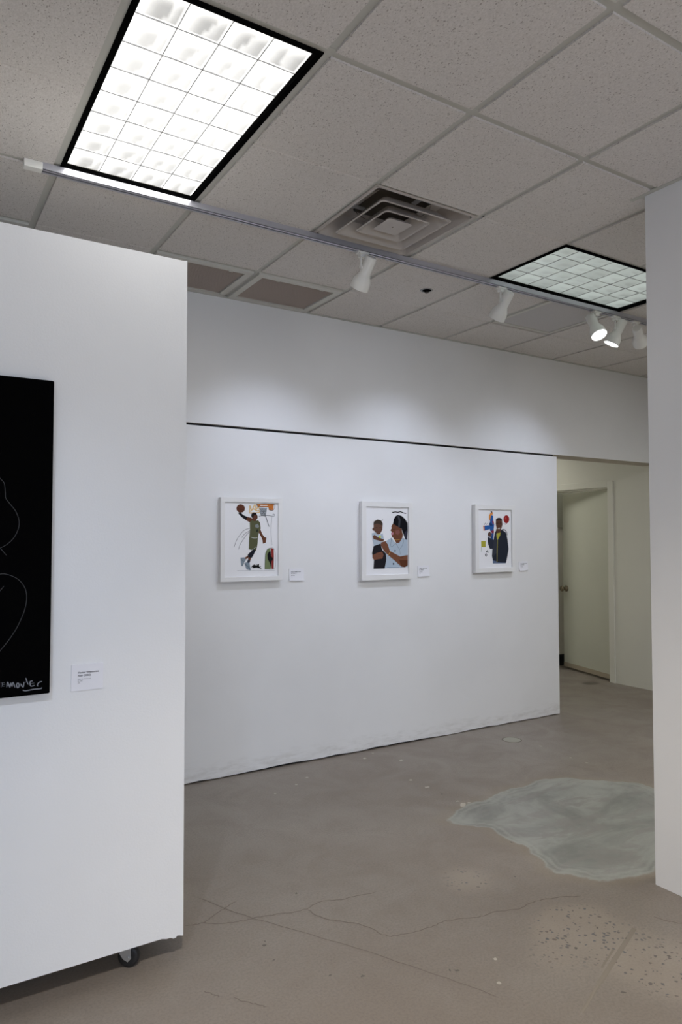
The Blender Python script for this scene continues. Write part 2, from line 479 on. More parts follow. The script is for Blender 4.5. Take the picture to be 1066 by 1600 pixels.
SIGNATURE = [[(0.2791,1.0664),(0.2798,1.0504)],[(0.2808,1.0644),(0.2903,1.0643)],[(0.2827,1.0642),(0.2832,1.0529)],[(0.2828,1.0585),(0.2912,1.0595)],[(0.2832,1.0529),(0.2891,1.0532)],[(0.2957,1.0478),(0.298,1.0654),(0.3052,1.0458)],[(0.2965,1.0543),(0.3034,1.0544)],[(0.3052,1.0467),(0.3076,1.0615),(0.3112,1.0498),(0.3137,1.0628),(0.32,1.0451)],[(0.3259,1.0596),(0.3243,1.0522),(0.327,1.0443),(0.3314,1.0476),(0.3303,1.0572),(0.3259,1.0596)],[(0.3347,1.0567),(0.3379,1.0465)],[(0.3365,1.0565),(0.3437,1.044),(0.3461,1.0612)],[(0.3512,1.073),(0.3541,1.0623),(0.3587,1.0503)],[(0.3479,1.0591),(0.3585,1.0599)],[(0.3719,1.0613),(0.3639,1.0593),(0.3659,1.0457),(0.378,1.0463)],[(0.3648,1.0535),(0.3765,1.0542)],[(0.3998,1.0565),(0.3908,1.0545),(0.3855,1.0474),(0.3874,1.0424)],[(0.3421,1.035),(0.3518,1.032),(0.3749,1.0342),(0.3965,1.0337),(0.3983,1.0374)],[(0.2577,1.0706),(0.2623,1.0515),(0.2663,1.0678)],[(0.2714,1.0673),(0.272,1.0504)]]

# ------------------------------------------------------------------ materials
def wall_paint(name, col, rough=0.55, bump=0.12):
    m = mat(name, col, rough)
    t = NT(m)
    v = t.coord()
    n1 = t.noise(v, 140, 3)
    n2 = t.noise(v, 1.3, 4)
    lo = tuple(c * 0.965 for c in col[:3]) + (1,)
    t.l(t.mix(t.ramp(n2.outputs[0], 0.35, 0.65), lo, col), t.b.inputs['Base Color'])
    t.bump(n1.outputs[0], bump, 0.002)
    return m

M_WHITE = wall_paint('white_wall_paint', (0.80, 0.80, 0.805, 1))
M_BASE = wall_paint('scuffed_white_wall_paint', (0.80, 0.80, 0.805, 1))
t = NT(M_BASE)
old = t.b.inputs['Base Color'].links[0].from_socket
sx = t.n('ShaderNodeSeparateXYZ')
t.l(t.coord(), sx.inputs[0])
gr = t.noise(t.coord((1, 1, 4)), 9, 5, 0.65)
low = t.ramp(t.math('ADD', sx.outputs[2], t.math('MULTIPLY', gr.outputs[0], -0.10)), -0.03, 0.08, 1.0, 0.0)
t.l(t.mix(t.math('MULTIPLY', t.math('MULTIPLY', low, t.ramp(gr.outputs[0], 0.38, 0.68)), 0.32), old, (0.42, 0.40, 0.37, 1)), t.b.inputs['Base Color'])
M_PANEL = wall_paint('white_panel_paint', (0.82, 0.825, 0.83, 1), 0.5, 0.18)
M_CREAM = wall_paint('cream_wall_paint', (0.78, 0.775, 0.70, 1))
M_DOOR = wall_paint('pale_green_door_paint', (0.66, 0.67, 0.58, 1), 0.4, 0.06)
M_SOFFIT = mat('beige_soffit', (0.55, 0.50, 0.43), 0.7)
M_BLACKGAP = mat('dark_gap', (0.012, 0.012, 0.013), 0.9)
M_TEE = mat('ceiling_grid_metal', (0.50, 0.495, 0.45), 0.5)
M_BLACK = mat('black_reveal', (0.004, 0.004, 0.004), 0.95, spec=0.0)
M_LAMPWHITE = mat('lamp_white_enamel', (0.80, 0.79, 0.75), 0.35)
M_TRACK = mat('track_aluminium', (0.52, 0.52, 0.57), 0.42, 0.6)
M_GLOW = mat('spot_lamp_glow', (0.9, 0.9, 0.9), 0.3, emit=(0.93, 0.96, 1.0), strength=9)
M_FRAME = mat('white_frame_wood', (0.80, 0.795, 0.79), 0.4)
M_MAT = mat('picture_mount_board', (0.84, 0.84, 0.86), 0.8)
M_CARD = mat('white_label_card', (0.80, 0.80, 0.84), 0.7)
M_INK = mat('printed_ink', (0.07, 0.07, 0.08), 0.8)
M_FAINT = mat('small_printed_ink', (0.30, 0.30, 0.33), 0.8)
M_CANVAS = mat('black_canvas_paint', (0.0022, 0.0022, 0.0023), 0.9, spec=0.0)
M_CHALK = mat('grey_drawn_line', (0.038, 0.038, 0.04), 0.9)
M_SIGN = mat('pale_signature_paint', (0.22, 0.23, 0.26), 0.9)
M_STEEL = mat('zinc_plated_steel', (0.62, 0.64, 0.66), 0.32, 0.85)
M_RUBBER = mat('black_rubber', (0.015, 0.015, 0.016), 0.45)
M_BRASS = mat('dull_brass', (0.26, 0.22, 0.16), 0.25, 0.9)
M_DIFF = mat('diffuser_enamel', (0.46, 0.42, 0.385), 0.45)
M_DUCT = mat('duct_inside', (0.11, 0.095, 0.08), 0.7)
M_VENTFR = mat('vent_frame_enamel', (0.60, 0.59, 0.54), 0.5)
M_LOUVER = mat('dusty_louver', (0.50, 0.43, 0.385), 0.7)
M_BOARD = mat('grey_board', (0.34, 0.35, 0.29), 0.7)

# ceiling tile: pitted mineral fibre
M_TILE = mat('ceiling_tile', (0.68, 0.65, 0.615), 0.9)
t = NT(M_TILE)
v = t.coord((1.0, 0.62, 1.0), (0, 0, 0.5))
vo = t.n('ShaderNodeTexVoronoi')
vo.inputs['Scale'].default_value = 145
vo.inputs['Randomness'].default_value = 1.0
wob = t.noise(v, 90, 2)
wv = t.n('ShaderNodeMix')
wv.data_type = 'VECTOR'
wv.inputs[0].default_value = 0.012
t.l(v, wv.inputs[4])
t.l(wob.outputs['Color'], wv.inputs[5])
t.l(wv.outputs[1], vo.inputs['Vector'])
sep = t.n('ShaderNodeSeparateColor')
t.l(vo.outputs['Color'], sep.inputs[0])
rad = t.ramp(sep.outputs[0], 0.10, 1.0, 0.0, 0.34, False)
pit = t.math('LESS_THAN', vo.outputs['Distance'], rad)
n = t.noise(v, 220, 3)
n2 = t.noise(v, 2.0, 3)
base = t.mix(t.ramp(n.outputs[0], 0.3, 0.7), (0.60, 0.565, 0.53, 1), (0.70, 0.665, 0.63, 1))
t.l(t.mix(t.math('MULTIPLY', pit, 0.62), base, (0.22, 0.19, 0.165, 1)), t.b.inputs['Base Color'])
t.bump(t.math('SUBTRACT', n.outputs[0], t.math('MULTIPLY', pit, 2.0)), 0.35, 0.002)

# perforated metal ceiling panel
M_PERF = mat('perforated_metal', (0.55, 0.53, 0.51), 0.5)
t = NT(M_PERF)
vo = t.n('ShaderNodeTexVoronoi')
vo.inputs['Scale'].default_value = 95
vo.inputs['Randomness'].default_value = 0.0
t.l(t.coord(), vo.inputs['Vector'])
t.l(t.mix(t.ramp(vo.outputs['Distance'], 0.24, 0.34), (0.20, 0.19, 0.185, 1), (0.52, 0.50, 0.49, 1)), t.b.inputs['Base Color'])

# luminous lens: the strength is stored per point
def lens_mat(name, color):
    m = mat(name, (0.35, 0.36, 0.35), 0.3)
    t = NT(m)
    a = t.n('ShaderNodeAttribute', attribute_name='glow')
    t.b.inputs['Emission Color'].default_value = (*color, 1)
    t.l(a.outputs['Fac'], t.b.inputs['Emission Strength'])
    return m
M_LENS_ON = lens_mat('lit_lens', (1.0, 0.985, 0.95))
M_LENS_DIM = lens_mat('dim_lens', (0.88, 1.0, 0.94))
M_LENS_OFF = lens_mat('unlit_lens', (1.0, 1.0, 1.0))
M_LENS_OFF.node_tree.nodes['Principled BSDF'].inputs['Base Color'].default_value = (0.62, 0.58, 0.42, 1)
M_LENS_BLADE = mat('lens_divider', (0.40, 0.40, 0.40), 0.6)

# polished, worn concrete
def concrete(name):
    m = mat(name, (0.2, 0.17, 0.15), 0.5)
    t = NT(m)
    v = t.coord()
    big = t.noise(v, 0.9, 5, 0.6)
    mid = t.noise(v, 3.5, 5, 0.65, 0.6)
    fine = t.noise(v, 105, 4, 0.7)
    grit = t.noise(v, 45, 4, 0.6)
    c = t.mix(t.ramp(big.outputs[0], 0.33, 0.67), (0.242, 0.203, 0.166, 1), (0.288, 0.254, 0.218, 1))
    c = t.mix(t.math('MULTIPLY', t.ramp(mid.outputs[0], 0.42, 0.72), 0.22), c, (0.215, 0.182, 0.160, 1))
    c = t.mix(t.math('MULTIPLY', t.ramp(fine.outputs[0], 0.38, 0.70), 0.38), c, (0.13, 0.11, 0.10, 1))
    # exposed aggregate where the surface is worn
    ag = t.n('ShaderNodeAttribute', attribute_name='worn')
    ax = t.math('ADD', ag.outputs['Fac'], t.math('MULTIPLY', t.math('SUBTRACT', mid.outputs[0], 0.5), 0.9))
    worn = t.ramp(ax, 0.25, 0.75)
    c = t.mix(t.math('MULTIPLY', worn, 0.42), c, (0.40, 0.345, 0.28, 1))
    vo = t.n('ShaderNodeTexVoronoi')
    vo.inputs['Scale'].default_value = 58
    wv = t.n('ShaderNodeMix')
    wv.data_type = 'VECTOR'
    wv.inputs[0].default_value = 0.02
    t.l(v, wv.inputs[4])
    t.l(grit.outputs['Color'], wv.inputs[5])
    t.l(wv.outputs[1], vo.inputs['Vector'])
    sep = t.n('ShaderNodeSeparateColor')
    t.l(vo.outputs['Color'], sep.inputs[0])
    rad = t.ramp(sep.outputs[0], 0.30, 1.0, 0.0, 0.46, False)
    stone = t.math('MULTIPLY', t.math('LESS_THAN', vo.outputs['Distance'], rad), t.ramp(ax, 0.30, 0.7))
    c = t.mix(t.math('MULTIPLY', stone, 0.92), c, t.mix(sep.outputs[1], (0.10, 0.11, 0.125, 1), (0.16, 0.13, 0.11, 1)))
    # grey-green cement patch with feathered, swirled edges
    pa = t.n('ShaderNodeAttribute', attribute_name='patch')
    edge = t.noise(v, 7.0, 5, 0.6)
    px = t.math('ADD', pa.outputs['Fac'], t.math('MULTIPLY', t.math('SUBTRACT', edge.outputs[0], 0.5), 0.11))
    pm = t.ramp(px, -0.008, 0.014)
    sw = t.noise(t.coord((0.9, 1.5, 1.0), (0, 0, 0.55)), 2.1, 6, 0.62, 0.8)
    sw2 = t.noise(t.coord((0.8, 2.6, 1.0), (0, 0, 0.55)), 3.2, 6, 0.66, 1.3)
    pc = t.mix(t.ramp(sw.outputs[0], 0.35, 0.66), (0.187, 0.195, 0.174, 1), (0.332, 0.340, 0.305, 1))
    pc = t.mix(t.math('MULTIPLY', t.ramp(sw2.outputs[0], 0.47, 0.62), 0.75), pc, (0.235, 0.225, 0.205, 1))
    pc = t.mix(t.math('MULTIPLY', t.math('MULTIPLY', t.ramp(px, 0.0, 0.13, 1.0, 0.0), t.math('MULTIPLY_ADD', t.math('SINE', t.math('MULTIPLY', px, 170.0)), 0.5, 0.5)), 0.6), pc, (0.37, 0.375, 0.335, 1))
    c = t.mix(t.math('MULTIPLY', pm, 0.93), c, pc)
    halo = t.math('MULTIPLY', t.ramp(px, -0.10, 0.0), t.math('SUBTRACT', 1.0, pm))
    c = t.mix(t.math('MULTIPLY', halo, 0.35), c, (0.28, 0.235, 0.165, 1))
    # other stains
    st = t.n('ShaderNodeAttribute', attribute_name='stain')
    c = t.mix(t.ramp(st.outputs['Fac'], 0.25, 0.75, 0.0, 0.75), c, (0.07, 0.058, 0.045, 1))
    t.l(c, t.b.inputs['Base Color'])
    t.l(t.math('SUBTRACT', t.math('ADD', t.ramp(mid.outputs[0], 0.3, 0.7, 0.36, 0.52), 0.0), t.math('MULTIPLY', pm, 0.08)), t.b.inputs['Roughness'])
    t.bump(t.math('ADD', fine.outputs[0], t.math('MULTIPLY', grit.outputs[0], 0.7)), 0.10, 0.002)
    return m
M_FLOOR = concrete('worn_concrete')
M_CRACK = mat('floor_crack', (0.185, 0.155, 0.132), 0.8)
M_STREAK = mat('floor_scuff', (0.265, 0.232, 0.19), 0.7)
M_FLECK = mat('paint_fleck', (0.50, 0.46, 0.40), 0.6)
M_SPECK = mat('floor_dark_speck', (0.15, 0.135, 0.12), 0.7)
M_RING = mat('plug_cover', (0.37, 0.36, 0.30), 0.6)
M_RINGEDGE = mat('plug_edge', (0.14, 0.12, 0.10), 0.7)

# ------------------------------------------------------------------ floor
def inside_dist(p, poly):
    """signed distance to a polygon, positive inside"""
    x, y = p
    best, ins = 1e9, False
    n = len(poly)
    for k in range(n):
        (ax, ay), (bx, by) = poly[k], poly[(k + 1) % n]
        if (ay > y) != (by > y) and x < (bx - ax) * (y - ay) / (by - ay) + ax:
            ins = not ins
        dx, dy = bx - ax, by - ay
        s = max(0.0, min(1.0, ((x - ax) * dx + (y - ay) * dy) / (dx * dx + dy * dy)))
        best = min(best, math.hypot(x - ax - s * dx, y - ay - s * dy))
    return best if ins else -best

def build_floor():
    def axis(lo, a, b, hi, fine, coarse):
        r, x = [], lo
        while x < a - 1e-6:
            r.append(x)
            x += coarse
        x = a
        while x < b - 1e-6:
            r.append(x)
            x += fine
        x = b
        while x < hi - 1e-6:
            r.append(x)
            x += coarse
        return r + [hi]
    xs = axis(-4.0, 1.0, 6.4, 8.4, 0.03, 0.5)
    ys = axis(-4.6, 0.9, 5.3, 8.4, 0.03, 0.5)
    vs, fs = [], []
    for y in ys:
        for x in xs:
            vs.append((x, y, 0))
    nx = len(xs)
    for j in range(len(ys) - 1):
        for i in range(nx - 1):
            fs.append((j * nx + i, j * nx + i + 1, (j + 1) * nx + i + 1, (j + 1) * nx + i))
    patch, worn, stain = [], [], []
    blobs = [(2.30, 1.95, 0.20, 0.15, 1.0), (2.17, 2.44, 0.17, 0.14, 0.8), (2.33, 1.62, 0.25, 0.26, 0.72), (2.0, 1.75, 0.12, 0.2, 0.35), (2.5, 1.3, 0.3, 0.3, 0.5)]
    for x, y, _ in vs:
        near = 2.2 < x < 4.6 and 1.6 < y < 3.8
        patch.append(max(-0.4, inside_dist((x, y), PATCH)) if near else -0.4)
        w = 0.0
        for bx, by, rx, ry, k in blobs:
            w += k * math.exp(-(((x - bx) / rx) ** 2 + ((y - by) / ry) ** 2))
        worn.append(min(w, 1.0))
        s = math.exp(-(((x - 6.16) / 0.13) ** 2 + ((y - 4.98) / 0.09) ** 2) * 1.2)
        stain.append(s)
    b = MB()
    b.v, b.f = vs, fs
    b.mi, b.sm = [0] * len(fs), [False] * len(fs)
    nb = len(vs)
    flat = lambda z: (lambda x, y: (x, y, z))
    for k, c in enumerate(CRACKS):
        line = smooth_line(c, 7)
        line = [(x + R.uniform(-.004, .004), y + R.uniform(-.004, .004)) for x, y in line]
        b.ribbon(line, 0.0036 if k == 0 else 0.0044, flat(0.0006), 1, True)
    for k, c in enumerate(STREAKS):
        b.ribbon(c, (0.018, 0.008, 0.012)[k], flat(0.0005), 2)
    def blot(x, y, r, mi, ang, asp):
        pts = []
        for k in range(9):
            a = 2 * math.pi * k / 9
            q = r * R.uniform(0.6, 1.15)
            u, w_ = q * math.cos(a) * asp, q * math.sin(a)
            pts.append((x + u * math.cos(ang) - w_ * math.sin(ang), y + u * math.sin(ang) + w_ * math.cos(ang), 0.0007))
        b.face(pts, mi)
    for k, (x, y) in enumerate(FLECKS):
        r = (0.014 if k < 4 else 0.009)
        blot(x, y, 0.018 if k == 5 else r, 3, R.uniform(0, 3), 1.9 if k == 5 else 1.2)
    for x, y in SPECKS:
        blot(x, y, R.uniform(0.003, 0.0075), 4, R.uniform(0, 3), 1.5)
    b.lathe([(0.074, 0.0004), (0.066, 0.0008)], 28, 6, Matrix.Translation((3.942, 3.913, 0)), (False, False))
    b.lathe([(0.066, 0.0008), (0.052, 0.0012), (0.001, 0.0012)], 28, 5, Matrix.Translation((3.942, 3.913, 0)), (False, False))
    o = b.build('floor', [M_FLOOR, M_CRACK, M_STREAK, M_FLECK, M_SPECK, M_RING, M_RINGEDGE], weld=False)
    me = o.data
    total = len(me.vertices)
    for nm, data in (('patch', patch), ('worn', worn), ('stain', stain)):
        at = me.attributes.new(nm, 'FLOAT', 'POINT')
        at.data.foreach_set('value', data + [(-0.4 if nm == 'patch' else 0.0)] * (total - nb))
    struct(o)
build_floor()

# ------------------------------------------------------------------ walls
def wall_box(name, a, b, m, skip=()):
    q = MB()
    q.box(a, b, 0, skip)
    return struct(q.build(name, m))

# back wall infill: bottom edge is ragged, stops short of the floor; both gaps are backed in black
pts = [(-4.0, 2.2255)]
x = -4.0
bottom = []
while x < 4.86:
    bottom.append((x, 0.009 + R.uniform(-0.005, 0.004) + (0.004 if 1.9 < x < 3.3 else 0)))
    x += 0.11 if x > 1 else 0.5
bottom.append((4.866, 0.004))
q = MB()
q.prism(bottom + [(4.860, 2.2255), (-4.0, 2.2265)], YW, YW + 0.10)
struct(q.build('wall_back', M_BASE))
q = MB()
q.box((-4.0, YW + 0.02, 0.0), (4.84, YW + 0.09, 0.03))
q.box((-4.0, YW + 0.025, 2.215), (4.84, YW + 0.09, HEAD))
struct(q.build('gap_shade_strip', M_BLACKGAP))  # black strips set into the wall gaps, standing in for their shade
q = MB()
q.box((-4.0, YW, HEAD), (XC, YW + 0.222, CEIL + 0.25), 0, ('-z',))
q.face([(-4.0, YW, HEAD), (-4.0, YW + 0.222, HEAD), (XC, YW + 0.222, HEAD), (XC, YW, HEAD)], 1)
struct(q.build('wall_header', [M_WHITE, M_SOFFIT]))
wall_box('wall_right', (XP, -4.5, 0), (XP + 0.14, 1.968, CEIL + 0.02), M_WHITE)
wall_box('wall_left', (-4.1, -4.6, 0), (-4.0, 8.2, CEIL + 0.3), M_WHITE)
# street side: a wide window opening behind the camera
q = MB()
for a, b_ in (((-4, -4.6, 0), (6.4, -4.5, 0.4)), ((-4, -4.6, 2.72), (6.4, -4.5, CEIL + 0.3)),
              ((-4, -4.6, 0.4), (-3.45, -4.5, 2.72)), ((2.3, -4.6, 0.4), (6.4, -4.5, 2.72))):
    q.box(a, b_)
struct(q.build('wall_front', M_WHITE))

# corridor wall with the door opening
DY0, DY1, DZ = 4.905, 5.785, 2.052
q = MB()
for a, b_ in (((XC, -4.6, 0), (XC + 0.12, DY0, CEIL + 0.3)), ((XC, DY1, 0), (XC + 0.12, 8.2, CEIL + 0.3)),
              ((XC, DY0, DZ), (XC + 0.12, DY1, CEIL + 0.3))):
    q.box(a, b_)
struct(q.build('wall_corridor', M_CREAM))
wall_box('wall_corridor_end', (-4.0, 8.2, 0), (8.4, 8.3, 2.7), M_CREAM)
wall_box('wall_corridor_left', (4.2, YW + 0.222, 0), (4.3, 8.2, 2.7), M_CREAM)
wall_box('ceiling_corridor', (4.3, YW + 0.222, 2.68), (XC, 8.2, 2.74), M_WHITE)
# small room behind the door
wall_box('wall_store_side', (XC + 0.12, 5.86, 0), (8.4, 5.94, 2.7), M_CREAM)
wall_box('wall_store_end', (8.4, 3.0, 0), (8.5, 5.94, 2.7), M_CREAM)
wall_box('wall_store_near', (XC + 0.12, 3.0, 0), (8.4, 3.1, 2.7), M_CREAM)
wall_box('ceiling_store', (XC + 0.12, 3.1, 2.68), (8.4, 5.86, 2.74), M_WHITE)
wall_box('baseboard_store', (XC + 0.13, 5.85, 0.0), (8.3, 5.86, 0.13), M_BLACKGAP)
# door frame
q = MB()
w = 0.068
for a, b_ in (((XC - 0.016, DY0 - w, 0), (XC, DY0, DZ + w)), ((XC - 0.016, DY1, 0), (XC, DY1 + w, DZ + w)),
              ((XC - 0.016, DY0, DZ), (XC, DY1, DZ + w)),
              ((XC, DY0 - 0.002, 0), (XC + 0.12, DY0 + 0.012, DZ)), ((XC, DY1 - 0.012, 0), (XC + 0.12, DY1 + 0.002, DZ)),
              ((XC, DY0, DZ - 0.014), (XC + 0.12, DY1, DZ + 0.002))):
    q.box(a, b_)
struct(q.build('trim_2', M_CREAM, bevel=0.003))

# the door, standing ajar into the small room
hinge = Vector((XC + 0.035, DY0 + 0.016, 0))
free = Vector((6.645, 5.745, 0))
d = (free - hinge).normalized()
nrm = Vector((-d.y, d.x, 0))       # towards the corridor
if nrm.x > 0:
    nrm = -nrm
door = bpy.data.objects.new('door_1', None)
COL.objects.link(door)
door['kind'] = 'structure'
door.location = hinge
door.rotation_euler = (0, 0, math.atan2(d.y, d.x))
L = (free - hinge).length
q = MB()
q.box((0, -0.04, 0.022), (L, 0.0, 2.030))
q.build('door_leaf', M_DOOR, door, bevel=0.002)
q = MB()
q.box((0.005, 0.0, 0.022), (L - 0.005, 0.006, 0.07))
q.build('bottom_sweep', mat('door_sweep', (0.45, 0.39, 0.30), 0.6), door)
kx, kz = L - 0.065, 0.925
q = MB()
Mk = Matrix.Translation((kx, 0, kz)) @ Matrix.Rotation(-math.pi / 2, 4, 'X') @ Matrix.Scale(1.18, 4)
q.lathe([(0.031, 0.0), (0.032, 0.006), (0.026, 0.011), (0.013, 0.014), (0.012, 0.032), (0.022, 0.038), (0.028, 0.050), (0.027, 0.060), (0.019, 0.067), (0.005, 0.069)], 24, 0, Mk)
q.build('door_knob', M_BRASS, door)
q = MB()
for z in (0.25, 1.05, 1.82):
    q.tube([(0.0, 0.006, z - 0.045), (0.0, 0.006, z + 0.045)], 0.006, 8)
q.build('hinge', M_BRASS, door)
o = MB()
o.box((6.52, 5.838, 1.64), (7.6, 5.86, 2.3))
o = o.build('wall_board', M_BOARD)
o['label'], o['category'] = 'grey board high on the wall of the room behind the ajar door', 'board'

# ------------------------------------------------------------------ ceiling
def gx(i):
    return GX + i * S
def gy(j):
    return GY + j * S
HOLES = set()
for i, j in ((-1, 0), (-1, 1), (3, 1), (4, 1), (0, -2), (0, -3), (1, 1), (-2, 3), (0, 3), (1, 3), (4, 2)):
    HOLES.add((i, j))
TEE_J = {-11, -9, -7, -5, -3, -1, 0, 2}
q = MB()
E = 0.016       # half gap at a grid line
for i in range(-9, 9):
    for j in range(-11, 4):
        if (i, j) in HOLES:
            continue
        x0, x1 = gx(i) + E, gx(i + 1) - E
        lo_tee = j in TEE_J or (j == 1 and i in (3, 4)) or (j == 3 and (i, 2) in HOLES)
        hi_tee = (j + 1) in TEE_J or ((j + 1) == 1 and i in (3, 4)) or ((j + 1) == 3 and (i, 3) in HOLES)
        y0 = gy(j) + (E if lo_tee else 0.0)
        y1 = gy(j + 1) - (E if hi_tee else 0.0)
        x0, x1 = max(x0, -4.0), min(x1, XC)
        y0, y1 = max(y0, -4.5), min(y1, YW - 0.022)
        if x1 <= x0 or y1 <= y0:
            continue
        g = 0.008
        a0 = y0 if lo_tee else y0 + g
        a1 = y1 if hi_tee else y1 - g
        z, zu = CEIL, CEIL + 0.009
        q.face([(x0, a0, z), (x0, a1, z), (x1, a1, z), (x1, a0, z)])
        zl = zu if lo_tee else z + 0.004
        q.face([(x0, y0, zl), (x0, a0, z), (x1, a0, z), (x1, y0, zl)])
        zh_ = zu if hi_tee else z + 0.004
        q.face([(x0, a1, z), (x0, y1, zh_), (x1, y1, zh_), (x1, a1, z)])
        q.face([(x0, a0, z), (x0, a0, zu), (x0, a1, zu), (x0, a1, z)])
        q.face([(x1, a0, z), (x1, a1, z), (x1, a1, zu), (x1, a0, zu)])
struct(q.build('ceiling', M_TILE, weld=False))
# suspension grid behind the tile faces, and the slab above it
q = MB()
TZ = CEIL + 0.008
T = 0.0185
def grid_bar(x0, x1, y0, y1):
    dz = 0.0006 if x1 - x0 < 0.1 else 0.0
    q.box((x0, y0, TZ + dz), (x1, y1, TZ + 0.025 + dz))
def runs(cells):
    out, cur = [], None
    for c in cells:
        if cur and c == cur[1]:
            cur[1] = c + 1
        else:
            cur = [c, c + 1]
            out.append(cur)
    return out
for i in range(-8, 9):
    if i == 4:
        grid_bar(gx(i) - T, gx(i) + T, -4.5, gy(1))
        grid_bar(gx(i) - T, gx(i) + T, gy(2), YW)
    else:
        grid_bar(gx(i) - T, gx(i) + T, -4.5, YW)
for j in sorted(TEE_J):
    grid_bar(-4.0, XC, gy(j) - T, gy(j) + T)
for i0, i1, j in ((3, 5, 1), (1, 2, 1), (-2, -1, 3), (0, 2, 3), (4, 5, 3)):
    grid_bar(gx(i0), gx(i1), gy(j) - T, gy(j) + T)
struct(q.build('trim_3', M_TEE, weld=False))
wall_box('ceiling_slab', (-4.0, -4.6, CEIL + 0.27), (XC, YW, CEIL + 0.33), mat('slab_grey', (0.15, 0.15, 0.15), 0.9))
# wall angles
q = MB()
q.box((-4.0, YW - 0.022, CEIL - 0.001), (XC, YW, CEIL + 0.004))
q.box((XP - 0.024, -4.5, CEIL - 0.002), (XP, 2.03, CEIL + 0.004))
q.box((XP, 1.968, CEIL - 0.002), (XP + 0.14, 1.99, CEIL + 0.004))
struct(q.build('trim_4', M_TEE))

# ------------------------------------------------------------------ fluorescent ceiling lights
def ceiling_light(i0, i1, j0, j1, lens_m, lit, label, long_y, b=0.019):
    x0, x1, y0, y1 = gx(i0) + 0.012, gx(i1) - 0.012, gy(j0) + 0.012, gy(j1) - 0.012
    root = thing('ceiling_light', label, 'ceiling light', ((x0 + x1) / 2, (y0 + y1) / 2, CEIL), 'fluorescent ceiling lights')
    ox, oy = root.location.x, root.location.y
    hx, hy = (x1 - x0) / 2, (y1 - y0) / 2
    q = MB()
    # black reveal: lip, then inner walls going up to the lens
    z0, z1 = 0.002, (0.006 if lens_m is M_LENS_OFF else 0.022)
    for (ax, ay, bx, by) in ((-hx, -hy, hx, -hy + b), (-hx, hy - b, hx, hy), (-hx, -hy + b, -hx + b, hy - b), (hx - b, -hy + b, hx, hy - b)):
        q.box((ax, ay, z0), (bx, by, z1))
    q.build('frame', M_VENTFR if lens_m is M_LENS_OFF else M_BLACK, root)
    q = MB()
    q.box((-hx, -hy, 0.045), (hx, hy, 0.11))
    q.build('housing', M_LAMPWHITE, root)
    # pillowed lens
    lx, ly = hx - b, hy - b
    nx, ny = (4, 8) if long_y else (8, 4)
    sub = 12
    b_ = MB()
    glow = []
    NX, NY = nx * sub, ny * sub
    for jj in range(NY + 1):
        for ii in range(NX + 1):
            fu, fv = ii / sub, jj / sub
            ci, cj = min(int(fu), nx - 1), min(int(fv), ny - 1)
            u, v_ = fu - ci, fv - cj
            pill = math.sin(math.pi * u) * math.sin(math.pi * v_)
            h = 0.024 - 0.006 * pill ** 0.6 + 0.0009 * math.sin(7 * fu + 3 * math.sin(5 * fv))
            b_.v.append((-lx + 2 * lx * ii / NX, -ly + 2 * ly * jj / NY, h))
            # cell shading painted into the glow: grey crescents, weaker towards the tube ends
            a, c = (u, v_) if long_y else (v_, u)
            row, rows = (cj, 8) if long_y else (ci, 8)
            edge = 0.60 + 0.13 * math.sin(2.6 * c + 0.9 * ci + 0.5)
            sstep = lambda lo, hi, t_: (lambda q_: q_ * q_ * (3 - 2 * q_))(max(0, min(1, (t_ - lo) / (hi - lo))))
            left = (0.25 + 0.75 * sstep(0.2, 0.55, a)) * sstep(0.06, 0.3, a) * (1 - sstep(edge - 0.02, edge + 0.03, a))
            right = sstep(edge - 0.02, edge + 0.03, a) * (0.22 + 0.55 * sstep(edge + 0.05, 0.92, a)) * (1 - sstep(0.94, 1.0, a))
            vv = sstep(0.16, 0.55, c)
            s_ = max(left, right) * vv
            if lit:
                low = (0.44, 0.70, 0.76, 0.76, 0.74, 0.70, 0.62, 0.52)[row]
                top = LENS_BRIGHT
                g_ = top * (low / top) ** (min(1.0, 1.1 * s_) ** 0.6 if s_ > 0 else 0)
            else:
                g_ = LENS_DIM * (1.0 - 0.30 * s_) * (0.94 + 0.12 * math.sin(3.1 * ci + 1.7 * cj))
            glow.append(0.0 if lens_m is M_LENS_OFF else g_)
    for jj in range(NY):
        for ii in range(NX):
            k = jj * (NX + 1) + ii
            b_.f.append((k, k + NX + 1, k + NX + 2, k + 1))
            b_.mi.append(0)
            b_.sm.append(True)
    lens = b_.build('lens', lens_m, root, weld=False)
    at = lens.data.attributes.new('glow', 'FLOAT', 'POINT')
    at.data.foreach_set('value', glow)
    if lens_m is M_LENS_OFF:
        lens.location.z = -0.016
    q = MB()
    t_ = 0.0011
    for k in range(1, nx):
        xx = -lx + 2 * lx * k / nx
        q.box((xx - t_, -ly, 0.0205), (xx + t_, ly, 0.027))
    for k in range(1, ny):
        yy = -ly + 2 * ly * k / ny
        q.box((-lx, yy - t_, 0.0205), (lx, yy + t_, 0.027))
    q.build('lens_divider', M_LENS_BLADE, lens, weld=False)
    if lit:
        # the tubes' light into the room, from just under the lens
        lo = area_light('tube_light', (ox, oy, CEIL + 0.001), (ox, oy, 0), 2 * lx, 2 * ly, 8, (1.0, 0.98, 0.93))
        lo.rotation_mode = 'XYZ'
        lo.rotation_euler = (0, 0, 0)
        lo.location = (0, 0, 0.001)
        lo.parent = root
    return root
ceiling_light(-1, 0, 0, 2, M_LENS_ON, True, 'brightly lit fluorescent ceiling light above the white wheeled partition', True)
ceiling_light(3, 5, 1, 2, M_LENS_DIM, False, 'dim greenish ceiling light beside the track spotlights near the right wall', False)
ceiling_light(0, 1, -3, -1, M_LENS_OFF, False, 'unlit cream ceiling light showing only one corner at the top edge of the picture', True, 0.006)

